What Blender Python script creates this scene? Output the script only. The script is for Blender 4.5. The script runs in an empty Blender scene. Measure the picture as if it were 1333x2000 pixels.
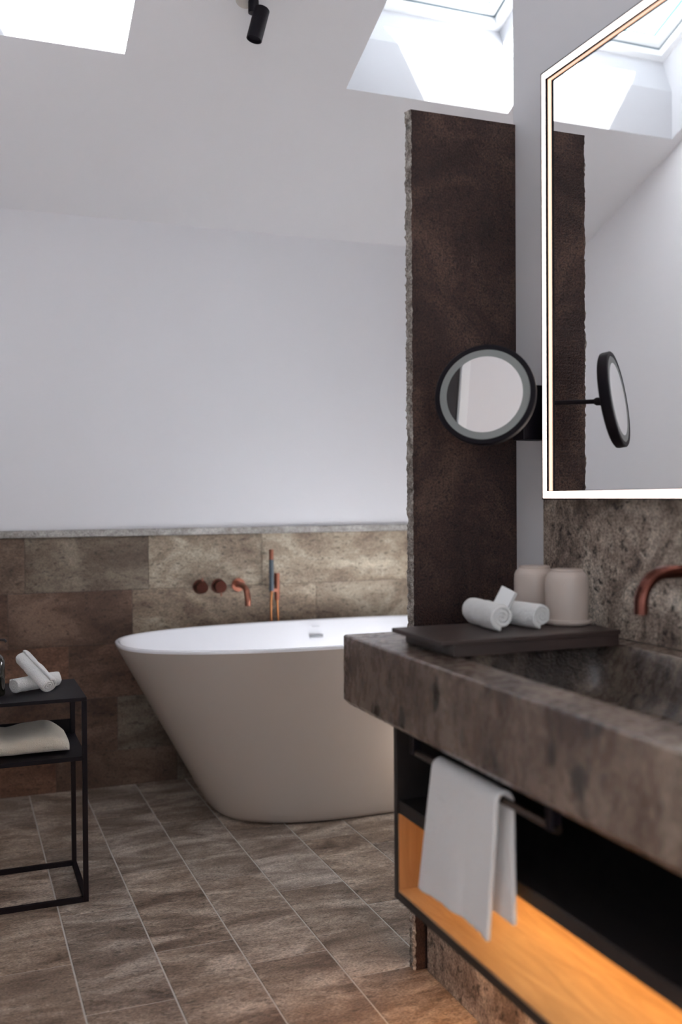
import bpy, bmesh, math, random
from mathutils import Vector, Matrix, noise
random.seed(7)
S = bpy.context.scene
COL = S.collection
PI = math.pi

# ---------------------------------------------------------------- camera
EYE = 1.15
YAW, PITCH, ROLL = 0.37218, 0.0143085, -0.0065154
fv = Vector((math.sin(YAW)*math.cos(PITCH), math.cos(YAW)*math.cos(PITCH), -math.sin(PITCH)))
rv = Vector((math.cos(YAW), -math.sin(YAW), 0)); uv = rv.cross(fv)
r2 = rv*math.cos(ROLL)+uv*math.sin(ROLL); u2 = -rv*math.sin(ROLL)+uv*math.cos(ROLL)
cd = bpy.data.cameras.new('camera'); cam = bpy.data.objects.new('camera', cd); COL.objects.link(cam)
M = Matrix((r2, u2, -fv)).transposed().to_4x4(); M.translation = Vector((0, 0, EYE)); cam.matrix_world = M
cd.sensor_width = 36; cd.sensor_fit = 'AUTO'; cd.lens = 1933.8/2000*36
cd.clip_start = .02
cd.dof.use_dof = True; cd.dof.focus_distance = 2.75; cd.dof.aperture_fstop = 1.9
S.camera = cam

# ---------------------------------------------------------------- light
W = bpy.data.worlds.new('sky'); S.world = W; W.use_nodes = True
bg = W.node_tree.nodes['Background']; bg.inputs[0].default_value = (.84, .91, 1.0, 1); bg.inputs[1].default_value = 3.0
SUN_DIR = Vector((.474, .075, -.877))
sd = bpy.data.lights.new('sun', 'SUN'); sd.energy = 95; sd.angle = .01; sd.color = (1, .99, .99)
so = bpy.data.objects.new('sun', sd); COL.objects.link(so)
so.rotation_euler = SUN_DIR.to_track_quat('-Z', 'Y').to_euler(); so.location = (-2, 1, 6)
S.view_settings.view_transform = 'Standard'; S.view_settings.look = 'None'
S.view_settings.gamma = 1; S.view_settings.use_curve_mapping = False
S.view_settings.exposure = .16
try:
    S.cycles.use_denoising = True; S.cycles.max_bounces = 14; S.cycles.diffuse_bounces = 8
    S.cycles.transparent_max_bounces = 16; S.cycles.sample_clamp_indirect = 8
except Exception: pass

# ---------------------------------------------------------------- room numbers
YB = 4.018; SL = .40; ZB = 2.27
def zc(y): return ZB+SL*(YB-y)
CS = 1/math.hypot(1, SL); NV = Vector((0, SL*CS, CS)); AV = Vector((0, -CS, SL*CS))
XW = 1.32; XL = -.195; XR = 3.0; YE = 2.172
SKY = [(-.145, .526), (1.294, 1.943)]; YS0 = 3.238; YS1 = 2.36

# ---------------------------------------------------------------- helpers
def mat(name): 
    m = bpy.data.materials.new(name); m.use_nodes = True
    return m, m.node_tree, m.node_tree.nodes['Principled BSDF']
def simple(name, col, rough=.5, metal=0, spec=.5, bump=None, coat=0, sheen=0):
    m, nt, p = mat(name)
    p.inputs['Base Color'].default_value = (*col, 1); p.inputs['Roughness'].default_value = rough
    p.inputs['Metallic'].default_value = metal; p.inputs['Specular IOR Level'].default_value = spec
    p.inputs['Coat Weight'].default_value = coat; p.inputs['Coat Roughness'].default_value = .04
    p.inputs['Sheen Weight'].default_value = sheen
    if bump:
        tc = nt.nodes.new('ShaderNodeTexCoord'); n = nt.nodes.new('ShaderNodeTexNoise'); b = nt.nodes.new('ShaderNodeBump')
        n.inputs['Scale'].default_value = bump[0]; n.inputs['Detail'].default_value = 4
        b.inputs['Strength'].default_value = bump[1]; b.inputs['Distance'].default_value = bump[2]
        nt.links.new(tc.outputs['Object'], n.inputs['Vector']); nt.links.new(n.outputs[0], b.inputs['Height'])
        nt.links.new(b.outputs[0], p.inputs['Normal'])
    return m
def stone(name, dark, mid, light, scale=(1, 1, 1), big=5.0, rough=.55, pits=.5, tilevar=True, bumpd=.002, pit_scale=55, spk=.35):
    m, nt, p = mat(name); N = nt.nodes.new; L = nt.links.new
    tc = N('ShaderNodeTexCoord'); mp = N('ShaderNodeMapping'); mp.inputs['Scale'].default_value = scale
    L(tc.outputs['Object'], mp.inputs['Vector']); vec = mp.outputs[0]
    if tilevar:
        at = N('ShaderNodeAttribute'); at.attribute_name = 'tile'
        sc = N('ShaderNodeVectorMath'); sc.operation = 'SCALE'; sc.inputs['Scale'].default_value = 17
        L(at.outputs['Color'], sc.inputs[0]); ad = N('ShaderNodeVectorMath'); L(vec, ad.inputs[0]); L(sc.outputs[0], ad.inputs[1]); vec = ad.outputs[0]
    def nz(s, d, r, dist=0):
        n = N('ShaderNodeTexNoise'); n.inputs['Scale'].default_value = s; n.inputs['Detail'].default_value = d
        n.inputs['Roughness'].default_value = r; n.inputs['Distortion'].default_value = dist; L(vec, n.inputs['Vector']); return n.outputs[0]
    n1 = nz(big, 9, .62, .9); n2 = nz(big*7, 8, .7, .2); n3 = nz(190, 3, .6)
    r = N('ShaderNodeValToRGB'); e = r.color_ramp.elements
    e[0].position = .385; e[0].color = (*dark, 1); e[1].position = .635; e[1].color = (*light, 1)
    x = e.new(.5); x.color = (*mid, 1)
    mx = N('ShaderNodeMix'); mx.inputs['Factor'].default_value = .26; L(n1, mx.inputs['A']); L(n2, mx.inputs['B']); L(mx.outputs['Result'], r.inputs[0])
    # speckle
    mr = N('ShaderNodeMapRange'); mr.inputs['From Min'].default_value = .35; mr.inputs['From Max'].default_value = .68
    mr.inputs['To Min'].default_value = 1-spk; mr.inputs['To Max'].default_value = 1+spk; L(n3, mr.inputs['Value'])
    mu = N('ShaderNodeVectorMath'); mu.operation = 'SCALE'; L(r.outputs[0], mu.inputs[0]); L(mr.outputs[0], mu.inputs['Scale']); col = mu.outputs[0]
    # dark pits
    vn = nz(pit_scale, 3, .55, .3)
    pr = N('ShaderNodeMapRange'); pr.inputs['From Min'].default_value = .33; pr.inputs['From Max'].default_value = .43
    pr.inputs['To Min'].default_value = 1-pits; pr.inputs['To Max'].default_value = 1; L(vn, pr.inputs['Value'])
    m2 = N('ShaderNodeVectorMath'); m2.operation = 'SCALE'; L(col, m2.inputs[0]); L(pr.outputs[0], m2.inputs['Scale']); col = m2.outputs[0]
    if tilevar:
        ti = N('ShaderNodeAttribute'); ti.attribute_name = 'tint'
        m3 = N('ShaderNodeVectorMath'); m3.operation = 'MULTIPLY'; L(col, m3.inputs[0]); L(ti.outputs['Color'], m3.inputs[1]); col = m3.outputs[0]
    L(col, p.inputs['Base Color'])
    rr = N('ShaderNodeMapRange'); rr.inputs['To Min'].default_value = rough-.12; rr.inputs['To Max'].default_value = rough+.15; L(n2, rr.inputs['Value']); L(rr.outputs[0], p.inputs['Roughness'])
    b = N('ShaderNodeBump'); b.inputs['Strength'].default_value = .6; b.inputs['Distance'].default_value = bumpd
    mm = N('ShaderNodeMath'); mm.operation = 'MULTIPLY'; L(mr.outputs[0], mm.inputs[0]); L(pr.outputs[0], mm.inputs[1]); L(mm.outputs[0], b.inputs['Height'])
    L(b.outputs[0], p.inputs['Normal'])
    p.inputs['Specular IOR Level'].default_value = .4
    return m
def emis(name, col, st):
    m, nt, p = mat(name); p.inputs['Base Color'].default_value = (*col, 1)
    p.inputs['Emission Color'].default_value = (*col, 1); p.inputs['Emission Strength'].default_value = st
    p.inputs['Roughness'].default_value = .4
    return m
def wood(name, c1, c2, axis, rough=.5):
    m, nt, p = mat(name); N = nt.nodes.new; L = nt.links.new
    tc = N('ShaderNodeTexCoord'); mp = N('ShaderNodeMapping'); s = [14, 14, 14]; s[axis] = 1.6; mp.inputs['Scale'].default_value = s
    n = N('ShaderNodeTexNoise'); n.inputs['Scale'].default_value = 2.2; n.inputs['Detail'].default_value = 9; n.inputs['Roughness'].default_value = .65; n.inputs['Distortion'].default_value = 1.2
    r = N('ShaderNodeValToRGB'); r.color_ramp.elements[0].position = .3; r.color_ramp.elements[1].position = .7
    r.color_ramp.elements[0].color = (*c1, 1); r.color_ramp.elements[1].color = (*c2, 1)
    L(tc.outputs['Object'], mp.inputs[0]); L(mp.outputs[0], n.inputs['Vector']); L(n.outputs[0], r.inputs[0]); L(r.outputs[0], p.inputs['Base Color'])
    b = N('ShaderNodeBump'); b.inputs['Distance'].default_value = .0008; b.inputs['Strength'].default_value = .4; L(n.outputs[0], b.inputs['Height']); L(b.outputs[0], p.inputs['Normal'])
    p.inputs['Roughness'].default_value = rough
    return m
def terry(name, col):
    m, nt, p = mat(name); N = nt.nodes.new; L = nt.links.new
    tc = N('ShaderNodeTexCoord'); n = N('ShaderNodeTexNoise'); n.inputs['Scale'].default_value = 420; n.inputs['Detail'].default_value = 2
    n2 = N('ShaderNodeTexNoise'); n2.inputs['Scale'].default_value = 45; n2.inputs['Detail'].default_value = 3
    L(tc.outputs['Object'], n.inputs['Vector']); L(tc.outputs['Object'], n2.inputs['Vector'])
    a = N('ShaderNodeMath'); a.operation = 'ADD'; L(n.outputs[0], a.inputs[0]); L(n2.outputs[0], a.inputs[1])
    b = N('ShaderNodeBump'); b.inputs['Distance'].default_value = .006; b.inputs['Strength'].default_value = .8
    L(a.outputs[0], b.inputs['Height']); L(b.outputs[0], p.inputs['Normal'])
    p.inputs['Base Color'].default_value = (*col, 1); p.inputs['Roughness'].default_value = .95
    p.inputs['Sheen Weight'].default_value = .35; p.inputs['Specular IOR Level'].default_value = .1
    p.inputs['Subsurface Weight'].default_value = 0
    return m

def link(name, me, m, parent=None, smooth=False):
    o = bpy.data.objects.new(name, me); COL.objects.link(o)
    if m is not None:
        for k in (m if isinstance(m, (list, tuple)) else [m]): me.materials.append(k)
    if parent: o.parent = parent; o.matrix_parent_inverse = Matrix.Translation(parent.location).inverted()
    if smooth:
        for p in me.polygons: p.use_smooth = True
    return o
def frombm(name, bm, m, parent=None, smooth=False, ang=None):
    bmesh.ops.recalc_face_normals(bm, faces=bm.faces[:])
    me = bpy.data.meshes.new(name); bm.to_mesh(me); bm.free()
    o = link(name, me, m, parent, smooth or ang is not None)
    if ang is not None:
        me.update()
        b2 = bmesh.new(); b2.from_mesh(me)
        for e in b2.edges:
            if len(e.link_faces) == 2 and e.calc_face_angle(0) > math.radians(ang): e.smooth = False
        b2.to_mesh(me); b2.free()
    return o
def empty(name, loc, label=None, cat=None, group=None):
    o = bpy.data.objects.new(name, None); COL.objects.link(o); o.location = loc; o.empty_display_size = .05
    return tag(o, label, cat, group)
def tag(o, label=None, cat=None, group=None, kind=None):
    if label: o['label'] = label
    if cat: o['category'] = cat
    if group: o['group'] = group
    if kind: o['kind'] = kind
    return o
def struct(o): o['kind'] = 'structure'; return o
def box(bm, a, b, bev=0, seg=2, mat4=None):
    r = bmesh.ops.create_cube(bm, size=1); vs = r['verts']
    for v in vs:
        v.co = Vector(((a[i]+b[i])/2+v.co[i]*(b[i]-a[i]) for i in range(3)))
    if bev > 0:
        es = list({e for v in vs for e in v.link_edges})
        rr_ = bmesh.ops.bevel(bm, geom=es, offset=bev, segments=seg, affect='EDGES', profile=.5)
        vs = list({v for f in rr_['faces'] for v in f.verts} | {v for v in vs if v.is_valid})
    if mat4 is not None:
        for v in vs: v.co = mat4 @ v.co
    return vs
def boxo(name, a, b, m, parent=None, bev=0, seg=2, mat4=None):
    bm = bmesh.new(); box(bm, a, b, bev, seg, mat4); return frombm(name, bm, m, parent)
def loft(bm, loops, cap0=True, cap1=True, closed=True):
    rows = [[bm.verts.new(p) for p in lp] for lp in loops]; n = len(rows[0])
    for i in range(len(rows)-1):
        for j in range(n if closed else n-1):
            k = (j+1) % n
            bm.faces.new((rows[i][j], rows[i][k], rows[i+1][k], rows[i+1][j]))
    if cap0 and closed: bm.faces.new(rows[0][::-1])
    if cap1 and closed: bm.faces.new(rows[-1])
    return rows
def frame_of(d):
    d = Vector(d).normalized(); h = Vector((0, 0, 1)) if abs(d.z) < .9 else Vector((1, 0, 0))
    u = d.cross(h).normalized(); return u, d.cross(u).normalized()
def tube(bm, pts, rad, n=20, cap=True):
    pts = [Vector(p) for p in pts]; loops = []
    rads = rad if isinstance(rad, (list, tuple)) else [rad]*len(pts)
    t = (pts[1]-pts[0]).normalized(); u, w = frame_of(t)
    for i, p in enumerate(pts):
        tn = (pts[min(i+1, len(pts)-1)]-pts[max(i-1, 0)]).normalized()
        u = (u-tn*u.dot(tn)).normalized(); w = tn.cross(u)
        loops.append([p+(u*math.cos(2*PI*k/n)+w*math.sin(2*PI*k/n))*rads[i] for k in range(n)])
    loft(bm, loops, cap, cap)
def lathe(bm, prof, c, axis=(0, 0, 1), n=40):
    # prof: list of (radius, height) along axis from c
    a = Vector(axis).normalized(); u, w = frame_of(a); c = Vector(c); loops = []
    for r, h in prof:
        loops.append([c+a*h+(u*math.cos(2*PI*k/n)+w*math.sin(2*PI*k/n))*max(r, 1e-5) for k in range(n)])
    loft(bm, loops, True, True)
def rr(x0, x1, y0, y1, r, z, n=6):
    out = []
    for cx, cy, a0 in ((x1-r, y1-r, 0), (x0+r, y1-r, 90), (x0+r, y0+r, 180), (x1-r, y0+r, 270)):
        for k in range(n+1):
            a = math.radians(a0+90*k/n); out.append((cx+r*math.cos(a), cy+r*math.sin(a), z))
    return out
def bez(pts, n=24):
    # smooth catmull-rom through pts
    P = [Vector(p) for p in pts]; P = [2*P[0]-P[1]]+P+[2*P[-1]-P[-2]]; out = []
    for i in range(1, len(P)-2):
        for k in range(n):
            t = k/n; a, b, c, d = P[i-1], P[i], P[i+1], P[i+2]
            out.append(.5*((2*b)+(c-a)*t+(2*a-5*b+4*c-d)*t*t+(3*b-a-3*c+d)*t**3))
    out.append(P[-2]); return out
def subsurf(o, lv=2):
    md = o.modifiers.new('subdivision', 'SUBSURF'); md.levels = lv; md.render_levels = lv

# ---------------------------------------------------------------- materials
paint = simple('wall_paint', (.74, .735, .755), .9, spec=.2, bump=(260, .15, .0006))
paint_ceil = simple('ceiling_paint', (.75, .745, .76), .9, spec=.2, bump=(260, .12, .0006))
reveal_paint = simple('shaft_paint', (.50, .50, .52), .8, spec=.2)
floor_stone = stone('floor_stone', (.12, .082, .060), (.26, .205, .165), (.52, .455, .40), (.75, 1.8, 1), 4.4, .42, .5, spk=.5)
wall_stone = stone('wall_tile_stone', (.11, .075, .055), (.20, .158, .12), (.34, .295, .24), (.8, 1, 1.5), 3.6, .5, .5, spk=.4)
grout = simple('grout', (.50, .47, .44), .9)
grout_dark = simple('dark_grout', (.07, .055, .045), .9)
ledge_stone = stone('ledge_stone', (.2, .18, .16), (.33, .31, .29), (.5, .48, .45), (1, 1, 1), 9, .5, .4, tilevar=False)
slab_stone = stone('slab_stone', (.022, .009, .0075), (.043, .020, .016), (.09, .05, .037), (1, 1, 1), 4.5, .62, .6, tilevar=False, pit_scale=120, spk=.55, bumpd=.003)
slab_edge = stone('chiselled_stone', (.16, .13, .11), (.30, .26, .23), (.5, .46, .42), (1, 1, 1), 30, .8, .5, tilevar=False, bumpd=.006)
vanity_stone = stone('vanity_stone', (.060, .037, .028), (.135, .092, .070), (.22, .165, .128), (1.2, 1.3, .7), 5, .26, .85, tilevar=False, pit_scale=17, bumpd=.0008)
basin_stone = stone('wet_basin_stone', (.025, .016, .013), (.075, .052, .042), (.20, .15, .115), (1, 1.4, 1), 6, .26, .6, tilevar=False, pit_scale=40)  # darker than the counter stone, used inside the basin
backsplash_stone = stone('backsplash_stone', (.14, .10, .08), (.36, .285, .23), (.66, .57, .48), (1, 1, 1), 7, .45, .75, tilevar=False, pit_scale=60, spk=.5)
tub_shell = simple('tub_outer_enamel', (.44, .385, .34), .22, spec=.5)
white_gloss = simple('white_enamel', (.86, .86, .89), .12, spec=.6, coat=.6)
copper = simple('brushed_copper', (.30, .12, .08), .3, 1)
copper_dark = simple('dark_copper', (.10, .036, .027), .22, 1)
grip = simple('grey_blue_grip', (.06, .08, .10), .45)
black_metal = simple('black_metal', (.006, .004, .007), .5, 0, spec=.15)
black_matt = simple('black_paint', (.014, .011, .013), .6)
dark_wood = wood('dark_tray_wood', (.022, .012, .010), (.045, .026, .022), 0, .42)
black_wood = wood('black_cabinet', (.012, .009, .009), (.022, .017, .016), 1, .5)
oak = wood('oak', (.36, .19, .085), (.56, .33, .165), 1, .5)
oak_end_dim = wood('oak_end', (.22, .105, .045), (.36, .19, .09), 2, .5)  # end panel oak darkened for the weaker LED light reaching it
towel_white = terry('white_terry', (.90, .90, .90))
towel_cream = terry('cream_terry', (.74, .68, .57))
towel_spa = terry('white_terry_rolled', (.86, .85, .83))
ceramic = simple('cup_ceramic', (.50, .42, .37), .35, spec=.45)
card_white = simple('card_white', (.8, .8, .8), .6)
card_side = simple('card_side_grey', (.3, .28, .27), .6)
plastic_white = simple('window_white', (.83, .84, .85), .35)
gasket = simple('gasket_grey', (.18, .22, .24), .6)
led_mirror = emis('mirror_light_diffuser', (1.0, .84, .77), 5.0)
led_side = emis('mirror_light_side', (1.0, .68, .50), 1.0)
led_warm = emis('warm_led', (1.0, .58, .21), 46)
ring_diff = simple('ring_diffuser', (.22, .23, .225), .5)
mir, nt, p = mat('mirror_silver'); p.inputs['Metallic'].default_value = 1; p.inputs['Roughness'].default_value = .01; p.inputs['Base Color'].default_value = (.90, .90, .90, 1)
def glass_mat(name, tint, gl=.06):
    m, nt, p = mat(name); nt.nodes.remove(p); out = nt.nodes['Material Output']
    t = nt.nodes.new('ShaderNodeBsdfTransparent'); t.inputs[0].default_value = (*tint, 1)
    g = nt.nodes.new('ShaderNodeBsdfGlossy'); g.inputs['Roughness'].default_value = .02
    x = nt.nodes.new('ShaderNodeMixShader'); x.inputs[0].default_value = gl
    nt.links.new(t.outputs[0], x.inputs[1]); nt.links.new(g.outputs[0], x.inputs[2]); nt.links.new(x.outputs[0], out.inputs['Surface'])
    return m
pane_glass = glass_mat('window_glass', (.95, .98, .98))
glass_edge = simple('glass_edge_teal', (.18, .45, .48), .25)
amber = simple('dark_bottle_glass', (.022, .018, .012), .06, spec=.7, coat=.5)

for m_ in (vanity_stone, basin_stone):
    q = m_.node_tree.nodes['Principled BSDF']; q.inputs['Coat Weight'].default_value = .55; q.inputs['Coat Roughness'].default_value = .28; q.inputs['Coat IOR'].default_value = 1.5
# ---------------------------------------------------------------- structure: floor and tiled wall
def tiles(name, cells, to3, m, gm, depth=.003, gap=.0021, parent=None, groutz=.0015):
    """cells: (u0,u1,v0,v1,tint); to3(u,v,h)->xyz"""
    vs, fs, tl, tn = [], [], [], []
    for (u0, u1, v0, v1, tint) in cells:
        g = gap; c = .0012; b = len(vs)
        for (du, h) in ((0, -depth), (0, -c*.8), (c, 0)):
            for (u, v) in ((u0+g+du, v0+g+du), (u1-g-du, v0+g+du), (u1-g-du, v1-g-du), (u0+g+du, v1-g-du)): vs.append(to3(u, v, h))
        rnd = (random.random(), random.random(), random.random(), 1)
        f = [(b+8, b+9, b+10, b+11)]
        for l in (0, 4):
            for k in range(4): f.append((b+l+k, b+l+(k+1) % 4, b+l+4+(k+1) % 4, b+l+4+k))
        fs += f; tl += [rnd]*len(f); tn += [(*tint, 1)]*len(f)
    nf = len(fs)
    b = len(vs); us = [c[0] for c in cells]+[c[1] for c in cells]; vv = [c[2] for c in cells]+[c[3] for c in cells]
    for (u, v) in ((min(us), min(vv)), (max(us), min(vv)), (max(us), max(vv)), (min(us), max(vv))): vs.append(to3(u, v, -groutz))
    fs.append((b, b+1, b+2, b+3)); tl.append((0, 0, 0, 1)); tn.append((1, 1, 1, 1))
    me = bpy.data.meshes.new(name); me.from_pydata(vs, [], fs)
    a1 = me.color_attributes.new('tile', 'FLOAT_COLOR', 'CORNER'); a2 = me.color_attributes.new('tint', 'FLOAT_COLOR', 'CORNER')
    for p in me.polygons:
        if p.index == nf: p.material_index = 1
        for li in p.loop_indices: a1.data[li].color = tl[p.index]; a2.data[li].color = tn[p.index]
    me.materials.append(m); me.materials.append(gm)
    o = bpy.data.objects.new(name, me); COL.objects.link(o); return o
cells = []; offs = {0: 2.25, 1: 2.50, -1: 2.515, 2: 2.35, 3: 2.19, 4: 2.57}
for i in range(-16, 14):
    x0 = .258+.2043*i; x1 = x0+.2043
    if x0 > XR+.1: break
    o0 = offs.get(i, 2.2+random.random()*.56); y = o0-.562*10
    while y < YB:
        a, b = max(y, -3.0), min(y+.562, YB)
        if b-a > .01:
            k = .90+.2*random.random(); w = random.random()*.14
            cells.append((x0, x1, a, b, (k*(1+w*.5), k, k*(1-w*.6))))
        y += .562
struct(tiles('floor', cells, lambda u, v, h: (u, v, h), floor_stone, grout))
# tiled lower part of the back wall
rows = [(-.02, .143), (.143, .358), (.358, .573), (.573, .786), (.786, 1.002)]
joints = {4: [-.23, .25, .729, 1.208, 1.92, 2.4, 3.0], 3: [-.23, .186, .663, 1.451, 1.93, 2.4, 3.0], 2: [-.23, .413, .89, 1.37, 1.85, 2.33, 3.0],
          1: [-.23, .12, .60, 1.08, 1.56, 2.04, 2.5, 3.0], 0: [-.23, .36, .84, 1.32, 1.8, 2.28, 3.0]}
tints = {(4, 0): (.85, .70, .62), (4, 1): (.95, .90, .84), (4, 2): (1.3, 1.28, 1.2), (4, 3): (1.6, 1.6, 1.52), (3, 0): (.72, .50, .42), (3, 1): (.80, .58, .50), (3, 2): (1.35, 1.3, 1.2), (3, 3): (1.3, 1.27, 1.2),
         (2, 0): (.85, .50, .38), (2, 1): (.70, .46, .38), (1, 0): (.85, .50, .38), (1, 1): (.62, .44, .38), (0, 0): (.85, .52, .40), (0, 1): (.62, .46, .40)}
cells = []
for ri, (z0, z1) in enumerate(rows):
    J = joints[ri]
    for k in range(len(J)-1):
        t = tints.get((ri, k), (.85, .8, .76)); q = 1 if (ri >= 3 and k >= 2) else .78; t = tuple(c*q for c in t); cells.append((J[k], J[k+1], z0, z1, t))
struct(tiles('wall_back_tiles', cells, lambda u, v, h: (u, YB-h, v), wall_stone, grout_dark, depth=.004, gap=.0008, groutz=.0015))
struct(boxo('trim_1', (-.23, YB-.012, 1.003), (XR, YB+.04, 1.031), ledge_stone, None, .002))
# painted walls
def quad(name, pts, m):
    me = bpy.data.meshes.new(name); me.from_pydata([tuple(p) for p in pts], [], [tuple(range(len(pts)))]); return struct(link(name, me, m))
quad('wall_back', [(-.4, YB+.004, 1.0), (XR, YB+.004, 1.0), (XR, YB+.004, ZB+.06), (-.4, YB+.004, ZB+.06)], paint)
# left wall with an added dark door close to the camera
bm = bmesh.new()
y0, y1, dz = .06, .86, 2.05
def wallx(bm, x, yz, t):
    """prism in the YZ plane from x to x+t"""
    loft(bm, [[(x, y, z) for y, z in yz], [(x+t, y, z) for y, z in yz]])
wallx(bm, XL-.12, [(.86, -.01), (YB+.05, -.01), (YB+.05, zc(YB+.05)+.03), (.86, zc(.86)+.03)], .12)
struct(frombm('wall_left', bm, paint))
# right (vanity) wall, ends before the bath
bm = bmesh.new(); wallx(bm, XW, [(-3, -.01), (YE, -.01), (YE, zc(YE)+.03), (.6, zc(.6)+.03), (-3, zc(.6)+.03)], .14)
struct(frombm('wall_right', bm, paint))
quad('wall_alcove_front', [(XW+.14, YE, -.01), (XR, YE, -.01), (XR, YE, zc(YE)), (XW+.14, YE, zc(YE))], paint)
quad('wall_alcove_side', [(XR, YE, -.01), (XR, YB+.01, -.01), (XR, YB+.01, zc(YB)), (XR, YE, zc(YE))], paint)
# room behind the camera
XF = -3.0; YR = -3.0; ZT = zc(.6)
quad('wall_front_left', [(XF, .86, -.01), (XL-.12, .86, -.01), (XL-.12, .86, zc(.86)), (XF, .86, zc(.86))], paint)
def wall_hole(name, pt, u0, u1, v0, v1, a0, a1, b0, b1):
    us = [u0, a0, a1, u1]; vs_ = [v0, b0, b1, v1]; V = [pt(u, v) for v in vs_ for u in us]; F = []
    for j in range(3):
        for i in range(3):
            if i == 1 and j == 1: continue
            F.append((j*4+i, j*4+i+1, (j+1)*4+i+1, (j+1)*4+i))
    me = bpy.data.meshes.new(name); me.from_pydata(V, [], F); return struct(link(name, me, paint))
wall_hole('wall_rear', lambda u, v: (u, YR, v), XF, XW, -.01, ZT+.02, -2.2, .9, .5, 2.4)
wall_hole('wall_far_left', lambda u, v: (XF, u, v), YR, .86, -.01, ZT+.02, -1.3, .3, .5, 2.3)
# ceiling: slope with two skylight shafts, flat further back
bm = bmesh.new()
xs = [XF, XL-.06, SKY[0][0], SKY[0][1], SKY[1][0], SKY[1][1], XR+.02]; ys = [YB+.05, YS0, YS1, .6]
V = {}
for i, x in enumerate(xs):
    for j, y in enumerate(ys): V[i, j] = bm.verts.new((x, y, zc(y)))
for i in range(len(xs)-1):
    for j in range(3):
        if j == 1 and i in (2, 4): continue
        bm.faces.new((V[i, j], V[i+1, j], V[i+1, j+1], V[i, j+1]))
RX0, RX1, RY0, RY1 = -1.2, 0.1, -1.1, 0.15
row = [V[i, 3] for i in range(len(xs))]
k1 = [bm.verts.new((x, RY1, ZT)) for x in (XF, RX0, RX1, XR+.02)]; k2 = [bm.verts.new((x, RY0, ZT)) for x in (XF, RX0, RX1, XR+.02)]; k3 = [bm.verts.new((x, YR-.02, ZT)) for x in (XF, RX0, RX1, XR+.02)]
bm.faces.new(row+k1[::-1]); bm.faces.new((k1[0], k1[1], k2[1], k2[0])); bm.faces.new((k1[2], k1[3], k2[3], k2[2]))
for i in range(3): bm.faces.new((k2[i], k2[i+1], k3[i+1], k3[i]))
struct(frombm('ceiling', bm, paint_ceil))
UPH, NL = .19, .15
for si, (xa, xb) in enumerate(SKY):
    bm = bmesh.new()
    lo = Vector((0, YS0, zc(YS0))); P1 = lo+Vector((0, 0, UPH)); F0 = P1+NV*NL
    hi = Vector((0, YS1, zc(YS1))); F1 = F0+AV*((F0.y-YS1)/CS+.0)
    prof = [lo, P1, F0, F1, hi]
    A = [bm.verts.new((xa, q.y, q.z)) for q in prof]; B = [bm.verts.new((xb, q.y, q.z)) for q in prof]
    for i in (0, 1): bm.faces.new((A[i], B[i], B[i+1], A[i+1]))
    bm.faces.new((A[3], B[3], B[4], A[4]))
    bm.faces.new(A); bm.faces.new(B[::-1])
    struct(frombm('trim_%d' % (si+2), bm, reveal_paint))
    # window: frame, sash, gasket, pane in the plane of the roof
    Lw = (F1-F0).length
    w = empty('window_%d' % (si+1), (xa, F0.y, F0.z)); w['kind'] = 'structure'
    def T(u, v, g): return Vector((xa+u, F0.y, F0.z))+AV*v+NV*g
    Wd = xb-xa
    def ring(name, o0, o1, g0, g1, m):
        bm = bmesh.new()
        def rc(o, g): return [T(o, o, g), T(Wd-o, o, g), T(Wd-o, Lw-o, g), T(o, Lw-o, g)]
        L4 = [rc(o0, g0), rc(o1, g0), rc(o1, g1), rc(o0, g1), rc(o0, g0)]
        loft(bm, L4, False, False); bmesh.ops.remove_doubles(bm, verts=bm.verts, dist=1e-6)
        return frombm(name, bm, m, w)
    ring('frame', -.012, .030, 0, .03, plastic_white)
    ring('gasket', .0, .034, .03, .034, gasket)
    ring('sash', -.012, .058, .034, .075, plastic_white)
    ring('glazing_edge', .054, .062, .070, .078, glass_edge)
    bm = bmesh.new(); vs = [bm.verts.new(T(u, v, .08)) for u, v in ((.05, .05), (Wd-.05, .05), (Wd-.05, Lw-.05), (.05, Lw-.05))]; bm.faces.new(vs)
    frombm('pane', bm, pane_glass, w)
    pd = bpy.data.lights.new('skylight_portal', 'AREA'); pd.shape = 'RECTANGLE'; pd.size = Wd-.1; pd.size_y = Lw-.1; pd.cycles.is_portal = True
    po = bpy.data.objects.new('skylight_portal', pd); COL.objects.link(po)
    Mx = Matrix((Vector((1, 0, 0)), NV.cross(Vector((1, 0, 0))), NV)).transposed().to_4x4(); Mx.translation = T(Wd/2, Lw/2, .09); po.matrix_world = Mx
# unseen windows added to the room behind to bring in fill light
def added_window(n, pt, a0, a1, b0, b1, rot, ctr):
    w = empty('window_%d' % n, ctr); w['kind'] = 'structure'
    bm = bmesh.new()
    fr = []
    for o, d in ((0, 0), (.07, 0), (.07, .08), (0, .08), (0, 0)):
        fr.append([pt(a0+o, b0+o, d), pt(a1-o, b0+o, d), pt(a1-o, b1-o, d), pt(a0+o, b1-o, d)])
    loft(bm, fr, False, False); frombm('frame', bm, plastic_white, w)
    bm = bmesh.new(); bm.faces.new([bm.verts.new(q) for q in (pt(a0, b0, .04), pt(a1, b0, .04), pt(a1, b1, .04), pt(a0, b1, .04))]); frombm('pane', bm, pane_glass, w)
    pd = bpy.data.lights.new('window_portal', 'AREA'); pd.shape = 'RECTANGLE'; pd.size = a1-a0; pd.size_y = b1-b0; pd.cycles.is_portal = True
    po = bpy.data.objects.new('window_portal', pd); COL.objects.link(po); po.location = ctr; po.rotation_euler = rot
added_window(3, lambda u, v, d: (u, YR-d, v), -2.2, .9, .5, 2.4, (PI/2, 0, PI), (-.65, YR-.1, 1.45))
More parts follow.
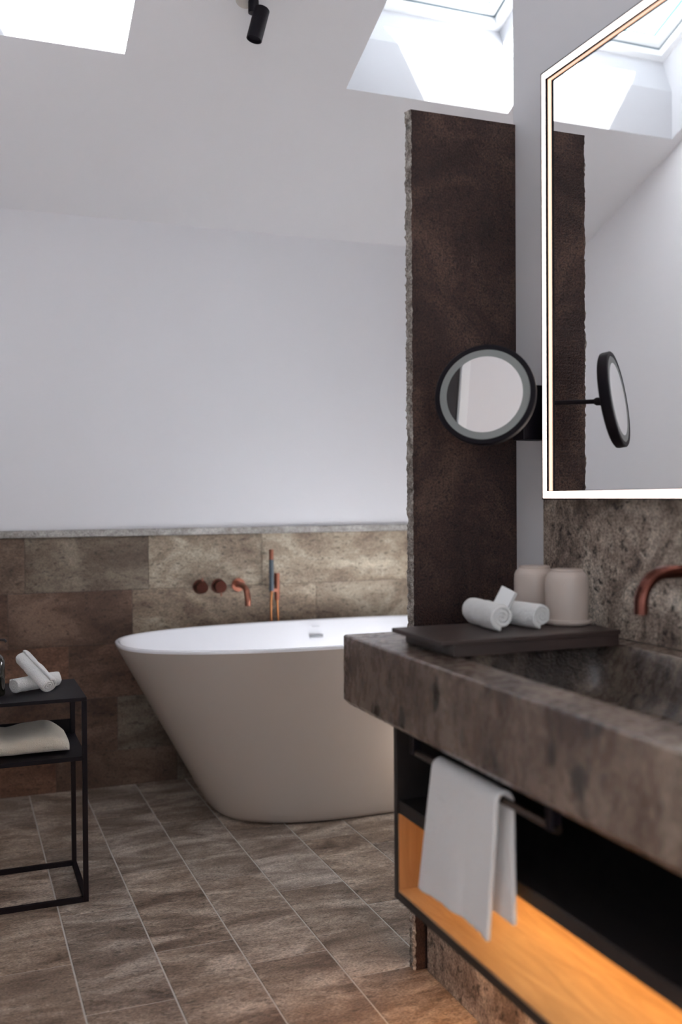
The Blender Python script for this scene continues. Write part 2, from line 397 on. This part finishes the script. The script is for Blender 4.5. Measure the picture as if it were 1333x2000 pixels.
added_window(5, lambda u, v, d: (XF-d, u, v), -1.3, .3, .5, 2.3, (PI/2, 0, -PI/2), (XF-.1, -.5, 1.4))

w = empty('window_4', (RX0, RY0, ZT)); w['kind'] = 'structure'  # unseen roof window added to light the counter top and floor
bm = bmesh.new(); fr = []
for o, d in ((0, 0), (.07, 0), (.07, .12), (0, .12), (0, 0)): fr.append([(RX0+o, RY0+o, ZT+d), (RX1-o, RY0+o, ZT+d), (RX1-o, RY1-o, ZT+d), (RX0+o, RY1-o, ZT+d)])
loft(bm, fr, False, False); frombm('frame', bm, plastic_white, w)
bm = bmesh.new(); bm.faces.new([bm.verts.new(q) for q in ((RX0, RY0, ZT+.06), (RX1, RY0, ZT+.06), (RX1, RY1, ZT+.06), (RX0, RY1, ZT+.06))]); frombm('pane', bm, pane_glass, w)
pd = bpy.data.lights.new('window_portal', 'AREA'); pd.shape = 'RECTANGLE'; pd.size = RX1-RX0; pd.size_y = RY1-RY0; pd.cycles.is_portal = True
po = bpy.data.objects.new('window_portal', pd); COL.objects.link(po); po.location = ((RX0+RX1)/2, (RY0+RY1)/2, ZT+.1)
# dark door added on the left wall, only for its reflection in the round mirror
d1 = empty('door_1', (XL, 1.5, 0)); d1['kind'] = 'structure'
boxo('leaf', (XL+.001, 1.225, .005), (XL+.03, 2.05, 2.34), black_matt, d1, .002)
boxo('casing', (XL+.001, 1.185, .0), (XL+.04, 1.222, 2.38), plastic_white, d1, .002)

# ---------------------------------------------------------------- rough stone slab between bath and vanity
X0, X1, YF, TH, ZS = 1.030, 1.322, 2.163, .032, 2.082
t = empty('stone_slab', (1.17, YF+.016, 0), 'tall dark brown stone slab standing beside the bathtub with rough chiselled left edge', 'stone slab')
bm = bmesh.new(); loops = []; NZ = 520; me_edge = []
for i in range(NZ+1):
    z = ZS*i/NZ
    def jit(k, a): return a*(noise.noise(Vector((k*3.1, z*19, k)))*.45+noise.noise(Vector((k*3.1, z*70, k)))*.5+noise.noise(Vector((k*1.7, z*190, k)))*.4)
    xl = X0+jit(1, .0045); lp = [(X1, YF, z), (xl+.002, YF+abs(jit(2, .002)), z)]
    for k in range(1, 6): lp.append((xl-.002+jit(k+4, .007), YF+TH*k/6, z))
    lp += [(X0+.003+jit(3, .006), YF+TH, z), (X1, YF+TH, z)]
    if i == NZ: lp = [(x, y, z+.004*noise.noise(Vector((x*25, 3, 1)))) for x, y, z in lp]
    loops.append(lp)
rowsv = loft(bm, loops)
bm.faces.ensure_lookup_table()
for f in bm.faces:
    c = f.calc_center_median(); 
    if c.x < X0+.012: f.material_index = 1
o = frombm('slab', bm, [slab_stone, slab_edge], t)

# ---------------------------------------------------------------- bathtub
CX, CY = 1.372, 3.553
tub = empty('bathtub', (CX, CY, 0), 'large freestanding oval bathtub, glossy white inside, in front of the tiled wall', 'bathtub')
def sup(a, b, z, n, cx=CX, cy=CY, N=96):
    out = []
    for k in range(N):
        th = 2*PI*k/N; c, s = math.cos(th), math.sin(th)
        out.append((cx+a*math.copysign(abs(c)**(2/n), c), cy+b*math.copysign(abs(s)**(2/n), s), z))
    return out
def lerp(a, b, t): return a+(b-a)*t
Ztop = .640
loops = [sup(.40, .20, .004, 2.5), sup(.462, .262, .0, 2.5), sup(.488, .281, .006, 2.5), sup(.508, .293, .022, 2.5), sup(.528, .300, .050, 2.5)]
AB0, AB1 = (.528, .300, .05), (.842, .377, .628)
for k in range(1, 13):
    q = k/12; loops.append(sup(lerp(AB0[0], AB1[0], q), lerp(AB0[1], AB1[1], q), lerp(AB0[2], AB1[2], q), lerp(2.5, 2.55, q)))
loops += [sup(.8435, .3785, .636, 2.55), sup(.841, .376, Ztop-.001, 2.55), sup(.835, .370, Ztop, 2.55), sup(.828, .363, Ztop-.002, 2.55), sup(.824, .359, Ztop-.009, 2.55)]
for k in range(1, 11):
    q = k/10; loops.append(sup(lerp(.822, .60, q), lerp(.357, .262, q), lerp(Ztop-.012, .27, q), 2.5))
loops += [sup(.575, .245, .225, 2.4), sup(.53, .215, .195, 2.4), sup(.45, .16, .18, 2.3), sup(.1, .05, .176, 2)]
bm = bmesh.new(); loft(bm, loops)
bm.faces.ensure_lookup_table()
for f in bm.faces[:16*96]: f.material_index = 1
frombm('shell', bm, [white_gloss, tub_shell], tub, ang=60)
bm = bmesh.new()   # overflow slot in the far inner side
yo = CY+.3475
box(bm, (1.375, yo-.02, .567), (1.432, yo-.011, .579), .002)
frombm('overflow_slot', bm, simple('slot_grey', (.16, .16, .17), .4), tub)
boxo('maker_mark', (1.388, yo-.008, .6115), (1.42, yo+.001, .6135), simple('mark_grey', (.5, .5, .52), .5), tub)
bm = bmesh.new(); tube(bm, [(CX, CY, .1775), (CX, CY, .187)], .03); frombm('drain_cap', bm, white_gloss, tub, ang=40)

# ---------------------------------------------------------------- bath taps on the tiled wall
YWf = YB
def knob(x, lever, label):
    t = empty('tap_knob', (x, YWf, .787), label, 'tap', 'tap knobs above the bathtub')
    bm = bmesh.new(); lathe(bm, [(.001, 0), (.030, 0), (.030, .006), (.0245, .008), (.0245, .048), (.0235, .050), (.001, .050)], (x, YWf, .787), (0, -1, 0)); frombm('knob', bm, copper_dark, t, ang=30)
    bm = bmesh.new(); tube(bm, [(x+.002, YWf-.042, .787+.022*lever), (x+.002, YWf-.042, .787+.040*lever)], .0025, 10); frombm('lever', bm, copper, t, ang=40)
knob(.940, 1, 'copper tap knob over the bath, left one, small pin pointing up')
knob(1.018, -1, 'copper tap knob over the bath, next to the spout, small pin pointing down')
t = empty('bath_spout', (1.103, YWf, .787), 'curved copper bath spout on the tiled wall beside the two tap knobs', 'tap')
bm = bmesh.new(); lathe(bm, [(.001, 0), (.028, 0), (.028, .007), (.001, .007)], (1.103, YWf, .789), (0, -1, 0)); frombm('wall_rose', bm, copper, t, ang=30)
bm = bmesh.new(); tube(bm, bez([(1.103, YWf, .789), (1.103, YWf-.08, .789), (1.103, YWf-.125, .778), (1.103, YWf-.148, .745), (1.103, YWf-.15, .715)], 8), .0125, 20); frombm('spout', bm, copper, t, ang=40)
t = empty('hand_shower', (1.25, YWf, .76), 'slim copper hand shower with dark grey grip in its wall holder', 'hand shower')
bm = bmesh.new(); tube(bm, [(1.263, YWf-.035, .722), (1.263, YWf-.035, .835)], .0115, 20); frombm('holder', bm, copper, t, ang=40)
bm = bmesh.new(); tube(bm, [(1.263, YWf, .79), (1.263, YWf-.03, .79)], .009, 16); frombm('wall_stub', bm, copper_dark, t, ang=40)
bm = bmesh.new(); box(bm, (1.232, YWf-.046, .758), (1.266, YWf-.030, .772), .002); frombm('bracket', bm, copper, t)
bm = bmesh.new(); tube(bm, [(1.234, YWf-.05, .893), (1.234, YWf-.05, .936)], .0095, 20); frombm('shower_head', bm, copper, t, ang=40)
bm = bmesh.new(); tube(bm, [(1.234, YWf-.05, .762), (1.234, YWf-.05, .893)], .0098, 20); frombm('grip', bm, grip, t, ang=40)
bm = bmesh.new(); tube(bm, bez([(1.234, YWf-.05, .762), (1.231, YWf-.05, .68), (1.238, YWf-.045, .58), (1.253, YWf-.04, .50), (1.268, YWf-.038, .58), (1.266, YWf-.035, .66), (1.263, YWf-.035, .722)], 10), .0052, 12); frombm('hose', bm, simple('copper_hose', (.45, .19, .08), .35, 1), t, ang=60)

# ---------------------------------------------------------------- vanity: stone top with basin
VX0, VX1, VY0, VY1, VZ0, VZ1 = .797, XW-.002, .10, 2.033, .694, .848
van = empty('stone_washbasin', (1.05, 1.2, VZ0), 'thick brown stone counter with a washbasin hollowed out of it', 'washbasin')
BX0, BX1, BY0, BY1 = .885, 1.256, .62, 1.722
loops = [rr(VX0+.012, VX1-.001, VY0, VY1-.004, .002, VZ0), rr(VX0, VX1, VY0, VY1, .002, VZ0+.012), rr(VX0, VX1, VY0, VY1, .003, VZ1-.003), rr(VX0+.003, VX1-.001, VY0+.003, VY1-.003, .003, VZ1),
         rr(BX0-.003, BX1+.003, BY0-.003, BY1+.003, .045, VZ1), rr(BX0, BX1, BY0, BY1, .042, VZ1-.003)]
for q in (.2, .4, .6, .8, 1): loops.append(rr(BX0+.02*q, BX1-.03*q, BY0+.02*q, BY1-.03*q, .045, VZ1-.003-.085*q))
loops.append(rr(BX0+.032, BX1-.045, BY0+.032, BY1-.045, .045, VZ1-.105))
loops.append(rr(BX0+.15, BX1-.16, BY0+.4, BY1-.45, .03, VZ1-.118))
bm = bmesh.new(); loft(bm, loops)
for f in bm.faces:
    c = f.calc_center_median()
    if BX0 < c.x < BX1 and BY0 < c.y < BY1 and VZ0+.02 < c.z < VZ1-.004: f.material_index = 1
frombm('counter_slab', bm, [vanity_stone, basin_stone], van, ang=40)
bm = bmesh.new(); tube(bm, [(1.07, 1.17, VZ1-.118), (1.07, 1.17, VZ1-.111)], .028, 28); frombm('drain', bm, copper_dark, van, ang=40)
# stone backsplash
o = boxo('stone_backsplash', (XW-.008, .10, VZ1+.001), (XW-.0005, 2.030, 1.3), backsplash_stone, None, .001)
tag(o, 'speckled brown stone backsplash panel between the counter and the lit mirror', 'backsplash')
# plinth panel
o = boxo('stone_plinth', (1.056, .3, 0.001), (1.09, 2.150, .302), backsplash_stone, None, .002)
tag(o, 'recessed brown stone plinth panel on the floor under the vanity cabinet', 'plinth')
# cabinet
cab = empty('vanity_cabinet', (1.07, 1.1, .31), 'black open vanity cabinet with a glowing oak lined lower shelf', 'cabinet')
KX0, KX1, KY0, KY1, KZ0, KZ1 = .86, 1.300, .25, 1.906, .303, .692
bm = bmesh.new()
box(bm, (KX0, KY1-.016, KZ0), (KX1, KY1, KZ1), .001); box(bm, (KX0, KY0, KZ0), (KX1, KY0+.016, KZ1), .001)
box(bm, (KX0, KY0+.016, KZ0), (KX1, KY1-.016, KZ0+.016), .001); box(bm, (KX1-.012, KY0+.016, KZ0+.016), (KX1, KY1-.016, KZ1), .001)
box(bm, (KX0, KY0+.016, KZ1-.012), (KX1-.012, KY1-.016, KZ1), .001)
frombm('carcass', bm, black_wood, cab)
boxo('shelf', (KX0+.004, KY0+.016, .486), (KX1-.012, KY1-.016, .514), black_wood, cab, .001)
boxo('floor_panel', (KX0+.002, KY0+.017, KZ0+.0165), (KX1-.013, KY1-.017, KZ0+.022), oak, cab)
boxo('side_panel', (KX0+.002, KY1-.022, KZ0+.0225), (KX1-.013, KY1-.0165, .4855), oak_end_dim, cab)
boxo('back_panel', (KX1-.018, KY0+.017, KZ0+.0225), (KX1-.0125, KY1-.023, .4855), oak, cab)
boxo('led_strip', (1.08, KY0+.03, .481), (1.092, KY1-.03, .4858), led_warm, cab)
boxo('under_light', (1.03, .35, KZ0-.006), (1.037, KY1-.03, KZ0-.0005), emis('under_led', (1.0, .5, .2), 170), cab)
# towel bar
BXc, BZ = .829, .655
bar = empty('towel_bar', (BXc, 1.5, BZ), 'dark metal towel bar under the stone counter holding a white towel', 'towel bar')
bm = bmesh.new(); tube(bm, [(BXc, 1.745, BZ), (BXc, 1.245, BZ)], .0065, 16); frombm('bar', bm, simple('bronze', (.09, .065, .05), .35, .9), bar, ang=40)
for yy in (1.735, 1.258):
    bm = bmesh.new(); box(bm, (BXc-.009, yy-.009, BZ-.004), (BXc+.009, yy+.009, VZ0-.0006), .002); frombm('bracket', bm, black_metal, bar)
# towel over the bar
def drape(name, yl, yr, zfront, zback, m, label, cat):
    NU, NV_ = 44, 60; prof = []
    for i in range(NV_+1):
        q = i/NV_
        prof.append(q)
    r = .0135; Lf = BZ-zfront; Lb = BZ-zback; arc = PI*r; tot = Lf+arc+Lb
    bm = bmesh.new(); grid = []
    for i in range(NV_+1):
        s = tot*i/NV_; row = []
        for j in range(NU+1):
            v = j/NU
            y = lerp(yl, yr, v)
            if s < Lf:
                d = Lf-s; x = BXc-r; z = BZ-d; side = -1; dd = d/Lf
            elif s < Lf+arc:
                a = (s-Lf)/r; x = BXc-r*math.cos(a); z = BZ+r*math.sin(a); side = 0; dd = 0
            else:
                d = s-Lf-arc; x = BXc+r; z = BZ-d; side = 1; dd = d/Lb
            fold = .003*math.sin(v*8+2*z)+.0015*math.sin(v*19+1)
            if side < 0:
                x += -.006*dd*(1+math.sin(v*5+.5))-abs(fold)*dd*1.2
                y += dd*.030*(1-v) + .022*dd*v
                z += (.006*math.sin(v*3.3))*dd
            elif side > 0:
                x += .002+abs(fold)*.3*dd; x = min(x, .851); y += -.004*dd; 
            row.append(bm.verts.new((x, y, z)))
        grid.append(row)
    for i in range(NV_):
        for j in range(NU): bm.faces.new((grid[i][j], grid[i][j+1], grid[i+1][j+1], grid[i+1][j]))
    o = frombm(name, bm, m, None, smooth=True)
    so_ = o.modifiers.new('thickness', 'SOLIDIFY'); so_.thickness = .009; so_.offset = 0
    subsurf(o, 1); return tag(o, label, cat)
drape('hand_towel', 1.632, 1.398, .418, .448, towel_white, 'white terry hand towel hanging over the bar under the stone counter', 'towel')

# ---------------------------------------------------------------- lit mirror
mr_ = empty('wall_mirror', (XW, 1.3, 1.143), 'large wall mirror with a glowing edge strip in a thin black frame', 'mirror')
MY0, MY1, MZ0, MZ1, MXF, MXM = .55, 1.966, 1.143, 2.122, 1.268, 1.279
def mring(name, o0, o1, x0, x1, m):
    bm = bmesh.new()
    def rc(o, x): return [(x, MY1-o, MZ0+o), (x, MY0+o, MZ0+o), (x, MY0+o, MZ1-o), (x, MY1-o, MZ1-o)]
    L4 = [rc(o0, x0), rc(o1, x0), rc(o1, x1), rc(o0, x1), rc(o0, x0)]
    loft(bm, L4, False, False); bmesh.ops.remove_doubles(bm, verts=bm.verts, dist=1e-6); return frombm(name, bm, m, mr_)
mring('frame', 0, .0035, MXF, XW-.0005, black_metal)
mring('light_strip', .0035, .0180, MXF+.0005, MXM+.02, led_mirror)
mring('inner_lip', .0180, .0200, MXF, MXF+.0062, black_metal)
mring('side_glow', .0180, .0195, MXF+.0063, MXM, led_side)
boxo('glass', (MXM, MY0+.018, MZ0+.018), (MXM+.006, MY1-.018, MZ1-.018), mir, mr_)
boxo('back_box', (MXM+.006, MY0+.02, MZ0+.02), (XW-.001, MY1-.02, MZ1-.02), black_matt, mr_)

# ---------------------------------------------------------------- magnifying mirror
mc = Vector((1.099, 1.935, 1.378)); th = math.radians(-42.7); tl = math.radians(8.6)
nh = Vector((math.sin(th), -math.cos(th), 0)); nd = (nh*math.cos(tl)+Vector((0, 0, math.sin(tl)))).normalized()
mg = empty('magnifying_mirror', (1.32, 2.03, 1.285), 'round black rimmed magnifying mirror on a wall arm beside the lit mirror', 'mirror')
R = .114
bm = bmesh.new(); lathe(bm, [(.001, -.024), (R-.006, -.024), (R-.001, -.021), (R, -.016), (R, -.001), (R-.002, .001), (R-.0105, .001), (R-.012, -.001), (.001, -.001)], mc, nd, 72); frombm('rim', bm, black_metal, mg, ang=35)
bm = bmesh.new(); lathe(bm, [(R-.0115, -.0008), (R-.0125, .0005), (.0865, .0005), (.0855, -.0008)], mc, nd, 72); frombm('light_ring', bm, ring_diff, mg)
bm = bmesh.new(); gu, gw = frame_of(nd)
bm.faces.new([bm.verts.new(mc+nd*.0003+(gu*math.cos(2*PI*k/96)+gw*math.sin(2*PI*k/96))*.0862) for k in range(96)])
frombm('glass', bm, mir, mg)
back = mc-nd*.024
wall_pt = Vector((1.262, 2.03, 1.372))
bm = bmesh.new(); dirv = (wall_pt-back).normalized(); tube(bm, [back-dirv*-.0, back+dirv*.028, back+dirv*.034], [.0095, .0095, .006], 16); frombm('joint', bm, black_metal, mg, ang=40)
bm = bmesh.new(); tube(bm, [back+dirv*.03, wall_pt], .0055, 16); frombm('arm', bm, black_metal, mg, ang=40)
boxo('wall_plate', (1.246, 2.010, 1.284), (XW-.0005, 2.060, 1.413), black_metal, mg, .002)

# ---------------------------------------------------------------- washbasin spout
t = empty('basin_spout', (XW, 1.40, 1.017), 'dark copper spout reaching out from the backsplash over the washbasin', 'tap')
bm = bmesh.new(); pts = [(XW-.008, 1.40, 1.0165), (1.155, 1.40, 1.0165)]
for k in range(1, 11):
    a = PI/2*k/10; pts.append((1.155-.054*math.sin(a), 1.40, 1.0165-.054*(1-math.cos(a))))
pts.append((1.101, 1.40, .945)); tube(bm, pts, .0125, 24); frombm('spout', bm, copper_dark, t, ang=50)
bm = bmesh.new(); lathe(bm, [(.001, 0), (.025, 0), (.025, .006), (.001, .006)], (XW-.008, 1.40, 1.0165), (-1, 0, 0)); frombm('wall_rose', bm, copper_dark, t, ang=40)

# ---------------------------------------------------------------- tray and things on it
ZT0 = VZ1+.0005; ZTT = .880
t = empty('tray', (1.0, 1.76, ZT0), 'dark wooden tray board at the end of the stone counter', 'tray')
boxo('top_board', (.842, 1.652, ZTT-.009), (1.250, 1.872, ZTT), dark_wood, t, .0015)
boxo('body', (.872, 1.655, ZT0), (1.248, 1.868, ZTT-.009), dark_wood, t, .001)
def roll(name, p0, p1, rad, m, label, group, seed=0, parent=None):
    """rolled towel: spiral strip along an axis from p0 to p1"""
    p0, p1 = Vector(p0), Vector(p1); ax = (p1-p0).normalized(); u, w = frame_of(ax); L_ = (p1-p0).length
    turns, NS = 3.0, 90; th_ = rad/(turns+.35); rnd = random.Random(seed); ph = rnd.random()*6
    def cs(f, sc, sq):
        outer, inner = [], []
        for i in range(NS+1):
            a = turns*2*PI*i/NS; rr_ = (rad-(turns-i/NS*turns)*th_)
            for lst, off in ((outer, 0), (inner, -th_*.86)):
                r_ = max(rr_+off, .0008)*sc*(1+.03*math.sin(2*a+ph))
                pt = u*math.cos(a+ph)*r_+w*math.sin(a+ph)*r_
                lst.append(p0+ax*L_*f+pt)
        return outer+inner[::-1]
    bm = bmesh.new(); loops = []
    for f, sc in ((0, .93), (.012, .975), (.05, 1), (.2, 1.0), (.28, .985), (.30, .965), (.315, .985), (.33, .965), (.35, .99), (.5, 1.01), (.8, 1.0), (.95, 1), (.988, .975), (1, .93)):
        loops.append(cs(f, sc, 0))
    rws = loft(bm, loops, False, False)
    for r_ in (rws[0], rws[-1]):
        n = NS+1
        for i in range(NS):
            bm.faces.new((r_[i], r_[i+1], r_[2*n-2-i], r_[2*n-1-i]))
    for v in bm.verts:
        v.co += Vector((noise.noise(v.co*60), noise.noise(v.co*60+Vector((9, 0, 0))), noise.noise(v.co*60+Vector((0, 9, 0)))))*.0022
    o = frombm(name, bm, m, parent, smooth=True); return tag(o, label, 'towel', group)
rz = ZTT+.0295
roll('rolled_towel', (1.033, 1.872, rz), (1.017, 1.722, rz), .0285, towel_spa, 'rolled white face towel at the front left of the tray', 'rolled towels on the tray', 3)
roll('rolled_towel', (1.094, 1.866, rz-.002), (1.110, 1.722, rz-.002), .0265, towel_spa, 'rolled white face towel on the tray in front of the upturned cups', 'rolled towels on the tray', 8)
# small card boxes leaning between the towels
def card(cx, cy, cz, w, h, d, rx, ry, rz_, label):
    Mx = Matrix.Translation((cx, cy, cz)) @ Matrix.Rotation(rz_, 4, 'Z') @ Matrix.Rotation(rx, 4, 'X') @ Matrix.Rotation(ry, 4, 'Y')
    bm = bmesh.new(); box(bm, (-w/2, -d/2, -h/2), (w/2, d/2, h/2), .0008, 1, Mx)
    for f in bm.faces:
        nl = (Mx.to_3x3().inverted() @ f.normal); f.material_index = 1 if nl.x > .9 else 0
    o = frombm('small_carton', bm, [card_white, card_side]); return tag(o, label, 'box')
card(1.066, 1.800, .9305, .034, .058, .014, math.radians(-12), math.radians(24), math.radians(-50), 'small white carton propped at a tilt between the two rolled towels on the tray')
# cups upside down on saucers
cup0 = None
def cup(x, y, label):
    global cup0
    if cup0 is None:
        t = empty('upturned_cup', (x, y, ZTT), None, 'cup')
        bm = bmesh.new(); lathe(bm, [(.001, .0006), (.043, .0006), (.0495, .003), (.052, .009), (.0515, .0125), (.049, .013), (.046, .0095), (.001, .009)], (x, y, ZTT), (0, 0, 1), 48); frombm('saucer', bm, ceramic, t, ang=50)
        bm = bmesh.new(); lathe(bm, [(.040, .0102), (.0425, .0105), (.0435, .014), (.0450, .045), (.0455, .085), (.0445, .098), (.041, .106), (.035, .1105), (.0335, .1110), (.0335, .1155), (.032, .1165), (.001, .1160)], (x, y, ZTT), (0, 0, 1), 56); frombm('beaker', bm, ceramic, t, ang=50)
        cup0 = t
    else:
        t = cup0.copy(); COL.objects.link(t); t.location = (x, y, ZTT)
        for c in list(cup0.children):
            k = c.copy(); COL.objects.link(k); k.parent = t; k.matrix_parent_inverse = c.matrix_parent_inverse.copy()
    tag(t, label, 'cup', 'upturned cups on the tray'); return t
cup(1.205, 1.775, 'upturned cream ceramic cup on its saucer, the front one beside the backsplash')
cup(1.200, 1.892, 'upturned cream ceramic cup behind the front one, partly hidden by it')

# ---------------------------------------------------------------- black metal side table
TX0, TX1, TY0, TY1, TZ = -.165, .345, 2.888, 3.205, .586; b_ = .014
tb = empty('side_table', (.09, 3.05, 0), 'black metal side table with a lower shelf beside the bathtub', 'table')
boxo('table_top', (TX0, TY0, TZ-.010), (TX1, TY1, TZ), black_metal, tb, .001)
for x in (TX0, TX1-b_):
    for y in (TY0, TY1-b_): boxo('leg', (x, y, .0), (x+b_, y+b_, TZ-.0101), black_metal, tb, .0008)
def rails(z0, z1, nm):
    for y in (TY0, TY1-b_): boxo(nm, (TX0+b_, y, z0), (TX1-b_, y+b_, z1), black_metal, tb, .0008)
    for x in (TX0, TX1-b_): boxo(nm, (x, TY0+b_, z0), (x+b_, TY1-b_, z1), black_metal, tb, .0008)
rails(.0, b_, 'floor_rail')
boxo('shelf', (TX0+.001, TY0+.001, .406), (TX1-.001, TY1-.001, .418), black_metal, tb, .001)
boxo('shelf_edge', (TX0+.002, TY1-.004, .418), (TX1-.002, TY1-.002, .462), black_metal, tb, .0005)
# rolled towels
roll('rolled_towel', (.153, 3.010, TZ+.0275), (.283, 3.085, TZ+.0275), .0265, towel_spa, 'rolled white towel lying flat on the black side table, under the other roll', 'rolled towels on the side table', 5)
roll('rolled_towel', (.181, 3.075, TZ+.097), (.245, 2.930, TZ+.033), .0265, towel_spa, 'rolled white towel propped diagonally across the flat roll on the side table', 'rolled towels on the side table', 6)
# folded towel on shelf
bm = bmesh.new(); loops = []
for k in range(37):
    q = k/36; x = lerp(-.13, .302, q); hgt = .060+.007*math.sin(q*15.0+1.4)+.003*math.sin(q*29)
    e = 1-(max(0, (q-.82)/.18))**2*.42; e *= 1-(max(0, (.1-q)/.1))**2*.5
    if q > .985 or q < .015: e *= .93
    sec = []
    for m_ in range(24):
        a = 2*PI*m_/24; c, s_ = math.cos(a), math.sin(a)
        yy = 3.045+.115*math.copysign(abs(c)**.55, c)*(1-(1-e)*.3); zz = .4195+hgt*e*(.5+.5*math.copysign(abs(s_)**.6, s_))
        sec.append((x, yy, zz))
    loops.append(sec)
loft(bm, loops); o = frombm('folded_towel', bm, towel_cream, None, smooth=True)
tag(o, 'folded cream bath towel on the lower shelf of the black side table', 'towel')
# pump bottle
bxp, byp = .098, 3.02
t = empty('soap_bottle', (bxp, byp, TZ), 'dark glass pump bottle on the side table, left of the rolled towels', 'bottle')
bm = bmesh.new(); lathe(bm, [(.001, .0005), (.030, .0005), (.0325, .004), (.0325, .098), (.030, .108), (.022, .117), (.014, .120), (.014, .124), (.001, .124)], (bxp, byp, TZ), (0, 0, 1), 40); frombm('body', bm, amber, t, ang=50)
bm = bmesh.new(); lathe(bm, [(.001, .124), (.0155, .124), (.0155, .146), (.006, .148), (.006, .158), (.001, .158)], (bxp, byp, TZ), (0, 0, 1), 28); frombm('collar', bm, copper, t, ang=40)
bm = bmesh.new(); lathe(bm, [(.001, .156), (.014, .156), (.015, .160), (.013, .166), (.001, .167)], (bxp, byp, TZ), (0, 0, 1), 28); tube(bm, [(bxp, byp, TZ+.161), (bxp+.032, byp-.01, TZ+.160), (bxp+.036, byp-.011, TZ+.154)], .004, 10); frombm('pump', bm, black_matt, t, ang=40)

# ---------------------------------------------------------------- ceiling spot lamp
lx, ly = .878, 2.965; lz = zc(ly)
t = empty('ceiling_spotlight', (lx, ly, lz), 'small black adjustable spotlight on the sloped ceiling between the skylights', 'lamp')
bm = bmesh.new(); lathe(bm, [(.001, .002), (.036, .002), (.036, -.004), (.034, -.006), (.001, -.006)], (lx-.02, ly+.0, zc(ly)), NV, 40); frombm('ceiling_plate', bm, simple('beige_plate', (.5, .46, .42), .6), t, ang=40)
bm = bmesh.new(); tube(bm, [(lx, ly, lz-.004), (lx, ly, lz-.042)], .0165, 24); frombm('swivel', bm, black_metal, t, ang=40)
a0 = Vector((lx+.024, ly-.012, lz-.030)); a1 = Vector((lx-.002, ly-.010, lz-.128))
bm = bmesh.new(); dd = (a1-a0); LL = dd.length
lathe(bm, [(.001, 0), (.022, 0), (.0245, .003), (.0245, LL), (.022, LL+.0005), (.021, LL-.008), (.001, LL-.008)], a0, dd, 32); frombm('head', bm, black_metal, t, ang=40)
